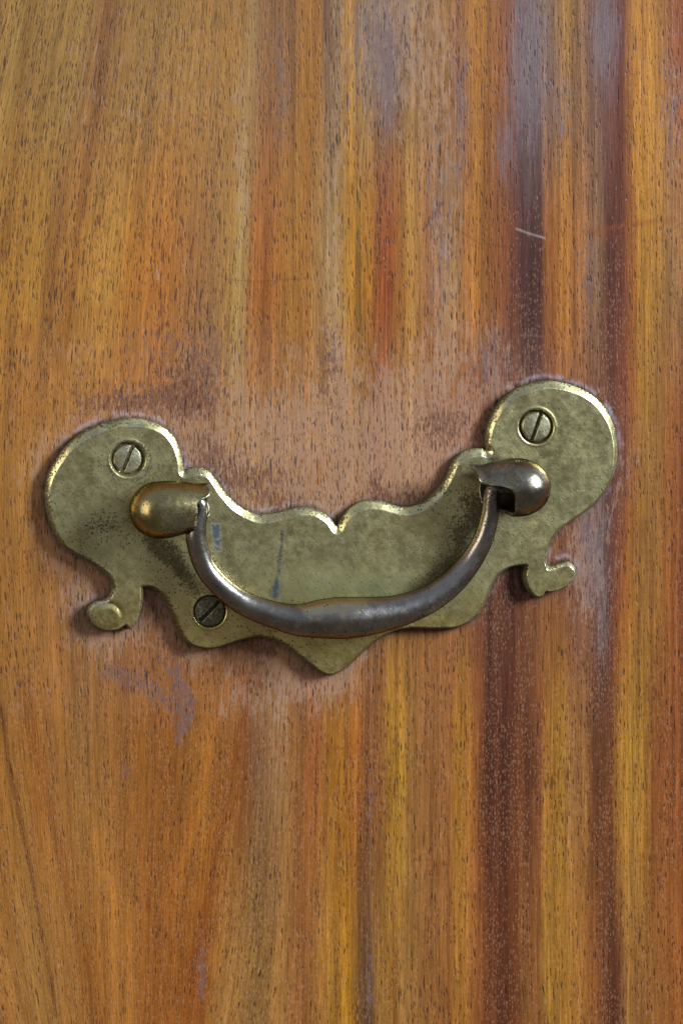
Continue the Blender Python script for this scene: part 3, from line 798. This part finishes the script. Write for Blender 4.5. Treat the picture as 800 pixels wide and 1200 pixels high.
# bail: swept bar, thick in the middle
def tube(path, rad, nseg, tonefn, name, mat, squash=0.0, caps=True):
    P = np.asarray(path)
    T = np.gradient(P, axis=0)
    T /= np.linalg.norm(T, axis=1)[:, None]
    up = np.array([0, 0, 1.0])
    Bn = np.cross(T, up)
    Bn /= np.linalg.norm(Bn, axis=1)[:, None] + 1e-9
    Un = np.cross(Bn, T)
    a = np.linspace(0, 2 * np.pi, nseg, endpoint=False)
    s = np.arange(len(P))
    ss, aa = np.meshgrid(s, a, indexing='ij')
    r = rad[:, None] * (1 + 0.035 * (fbm(ss / 14.0, (np.cos(aa) + 1) * 1.4, 301, 3) - 0.5))
    ca, sa = np.cos(aa) * r, np.sin(aa) * r * (1 - squash)
    V = P[:, None, :] + ca[..., None] * Bn[:, None, :] + sa[..., None] * Un[:, None, :]
    n = len(P)
    V = V.reshape(-1, 3)
    i = np.arange(n * nseg).reshape(n, nseg)
    F = np.stack([i[:-1], np.roll(i[:-1], -1, 1), np.roll(i[1:], -1, 1), i[1:]], -1).reshape(-1, 4)
    tone = tonefn(ss, aa, V.reshape(n, nseg, 3)).reshape(-1, 4)
    if caps:
        c0, c1 = len(V), len(V) + 1
        V = np.vstack([V, P[:1], P[-1:]])
        tone = np.vstack([tone, tone[:1], tone[-1:]])
        h = np.arange(0, nseg, 2)
        F = np.vstack([F, np.c_[i[0, h], np.full(len(h), c0), i[0, (h + 2) % nseg], i[0, h + 1]], np.c_[i[-1, h], i[-1, h + 1], i[-1, (h + 2) % nseg], np.full(len(h), c1)]])
    return V, F, tone


BAIL = [(214, 592, 44, 6), (226, 588, 44, 6.6), (234, 590, 44, 7.5), (235, 600, 43, 8.5), (230.5, 616, 41, 11), (230.5, 634, 39, 12), (240, 664, 36, 12.3), (260, 688, 35, 12.8), (287, 707.5, 35, 14),
        (320, 720, 36, 15.5), (350, 726.5, 37.5, 18.6), (380, 725, 39, 22.8), (400, 724, 40, 24.2), (420, 723, 39.5, 23.4), (445, 720, 38, 20.8), (470, 715, 37, 18.4), (503, 702, 35, 16), (530, 682, 34, 14.3),
        (551, 658, 34, 12.6), (566, 631, 36, 11.2), (573.5, 604, 39, 10.2), (575.5, 582, 42, 9.2), (579, 572, 44, 8), (588, 571, 44, 7), (604, 572, 44, 6)]
B = catmull(BAIL, 14)
bx, by = lift(B[:, 0], B[:, 1], B[:, 2])
path = np.c_[bx, by, B[:, 2]]


def bail_tone(ss, aa, V):
    x, y = V[..., 0], V[..., 1]
    yb = y - np.interp(np.arange(len(path)), np.arange(len(path)), path[:, 1])[:, None]
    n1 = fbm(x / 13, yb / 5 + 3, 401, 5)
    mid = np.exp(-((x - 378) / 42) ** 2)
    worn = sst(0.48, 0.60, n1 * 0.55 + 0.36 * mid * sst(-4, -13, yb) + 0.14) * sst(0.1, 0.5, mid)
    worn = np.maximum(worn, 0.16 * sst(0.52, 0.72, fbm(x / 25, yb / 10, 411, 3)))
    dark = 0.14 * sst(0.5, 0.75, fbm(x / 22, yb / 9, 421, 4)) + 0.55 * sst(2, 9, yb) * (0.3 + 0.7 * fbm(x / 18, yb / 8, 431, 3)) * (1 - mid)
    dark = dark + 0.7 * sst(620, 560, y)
    return np.stack([np.clip(dark, 0, 1), 0 * x, 0 * x + 0.0, 1.0 * worn], -1)


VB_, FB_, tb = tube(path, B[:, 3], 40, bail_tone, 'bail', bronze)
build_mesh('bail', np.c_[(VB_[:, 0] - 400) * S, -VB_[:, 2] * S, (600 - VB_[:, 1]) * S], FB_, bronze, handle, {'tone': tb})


# posts: hollow buds, closed at the outer end, with a hooded lip over the bail's eye
def post(cx, cy, hc, rx, ry, sgn, tilt, rim, lip, lip_c, lip_w, tipdrop, label, seed, mat):
    """axis runs along +-x in the panel's plane; rim = open edge, lip = how far the hood reaches past it."""
    nt, nph = 60, 96
    ph = np.linspace(0, 2 * np.pi, nph, endpoint=False)            # 0 = towards the viewer, 90 deg = up
    dphi = (ph - lip_c + np.pi) % (2 * np.pi) - np.pi
    ext = np.exp(-(np.abs(dphi) / lip_w) ** 4)
    back = np.exp(-(np.abs((ph - math.radians(185) + np.pi) % (2 * np.pi) - np.pi) / 1.0) ** 6)
    L = rim + np.maximum(lip * ext, min(lip, 30) * back) + 1.2 * np.sin(3 * ph + seed) + 6.0 * (fbm(np.cos(ph) * 3 + 9, np.sin(ph) * 3 + 9, 700 + seed, 4) - 0.5)
    q = np.linspace(0, 1, nt)[:, None]
    xa = -rx + (L[None, :] + rx) * q ** 1.6
    s = np.clip(xa / rx, -1, 0)
    prof = np.sqrt(np.clip(1 - s ** 2, 0, 1)) ** 0.92
    fwd = np.clip(xa / (rim + lip), 0, 1.0)
    prof = prof * (1 - 0.10 * np.clip(xa / 40, 0, 1) ** 1.3) * (1 - tipdrop * fwd ** 2.0 + 0.10 * np.exp(-((L[None, :] - xa) / 5.0) ** 2) * ext[None, :])
    th = 4.2
    dent = 1 + 0.05 * (fbm(xa / 18 + 9, np.sin(ph)[None, :] * 1.5 + np.cos(ph)[None, :] + 7 + 0 * xa, 500 + seed, 3) - 0.5)

    def ringpts(k):
        pr = np.clip(prof * dent - k / ry, 0.0, None)
        up_ = np.sin(ph)[None, :] * pr * ry
        fr_ = np.cos(ph)[None, :] * pr * ry * 0.98
        low = np.exp(-((L[None, :] - xa) / 13.0) ** 2) * ext[None, :] * np.exp(-(((ph - 0.5 + np.pi) % (2 * np.pi) - np.pi) / 0.5) ** 2)[None, :] * min(lip / 44.0, 1)
        up_ = up_ - 8.0 * low
        fr_ = fr_ + 3.0 * low
        return xa, up_, fr_

    def place(xa, up_, fr_):
        c, s_ = math.cos(tilt), math.sin(tilt)
        X_ = sgn * xa
        x = X_ * c - (-up_) * s_
        y = X_ * s_ + (-up_) * c
        return np.stack([cx + x, cy + y, hc + fr_], -1)
    A = place(*ringpts(0.0)).reshape(-1, 3)
    xi, ui, fi = ringpts(th)
    Bq = place(np.maximum(xi, -rx + th), ui, fi).reshape(-1, 3)
    n = nt * nph
    i = np.arange(n).reshape(nt, nph)
    j = i + n
    Fo = np.stack([i[:-1], np.roll(i[:-1], -1, 1), np.roll(i[1:], -1, 1), i[1:]], -1).reshape(-1, 4)
    Fi = np.stack([j[:-1], j[1:], np.roll(j[1:], -1, 1), np.roll(j[:-1], -1, 1)], -1).reshape(-1, 4)
    Fr = np.stack([i[-1], np.roll(i[-1], -1), np.roll(j[-1], -1), j[-1]], -1)
    V = np.vstack([A, Bq])
    F = np.vstack([Fo, Fi, Fr])
    if sgn < 0:
        F = F[:, ::-1]
    fx = np.broadcast_to(xa, (nt, nph))
    nn = fbm(fx / 13 + 3, ((ph + np.pi) % (2 * np.pi))[None, :] * 2.2 + 0 * fx, 600 + seed, 5)
    dark = 0.75 * sst(0.5, 0.72, nn) + 0.55 * sst(-5, 18, fx) * sst(0.35, 0.6, nn) + 0.5 * (np.cos(ph) < -0.2)[None, :] + (0.75 * blob(fx, 0 * fx + ((ph + np.pi) % (2 * np.pi) - np.pi)[None, :], 10, -0.35, 17, 0.55) * (0.8 + nn) if rim > 20 else 0)  # left post's front patch is a dark reflection painted into the tone
    rub = 0.7 * np.exp(-((L[None, :] - fx) / 2.0) ** 2) * sst(0.35, 0.6, vnoise(fx / 6 + 0 * ph, ph[None, :] * 3 + 0 * fx, 44))
    to = np.stack([np.clip(1.25 * dark, 0, 1), 0 * fx, 0.0 * fx, np.clip(rub, 0, 1)], -1).reshape(-1, 4)
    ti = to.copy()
    ti[:, 0] = 1.0  # inside darkened: shade of the hollow painted in
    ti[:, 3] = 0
    ti.reshape(nt, nph, 4)[-1, :, 3] = 0.4
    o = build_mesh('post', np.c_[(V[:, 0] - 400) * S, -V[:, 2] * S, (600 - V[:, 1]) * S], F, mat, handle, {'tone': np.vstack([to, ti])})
    o['label'] = label
    return o


HC = 43.0
lx, ly = lift(190, 597.5, HC)
post(lx, ly, HC, 37.5, 33.5, 1, math.radians(-6), 36, 21, math.radians(68), 0.72, 0.26, 'left bail post with a short lip and yellow rubbed end', 1, post_brass)
lx, ly = lift(606, 571, HC)
post(lx, ly, HC, 37.0, 34.0, -1, math.radians(-4), 9, 44, math.radians(72), 0.98, 0.14, 'right bail post with a long hooded lip over its open side', 2, post_bronze)
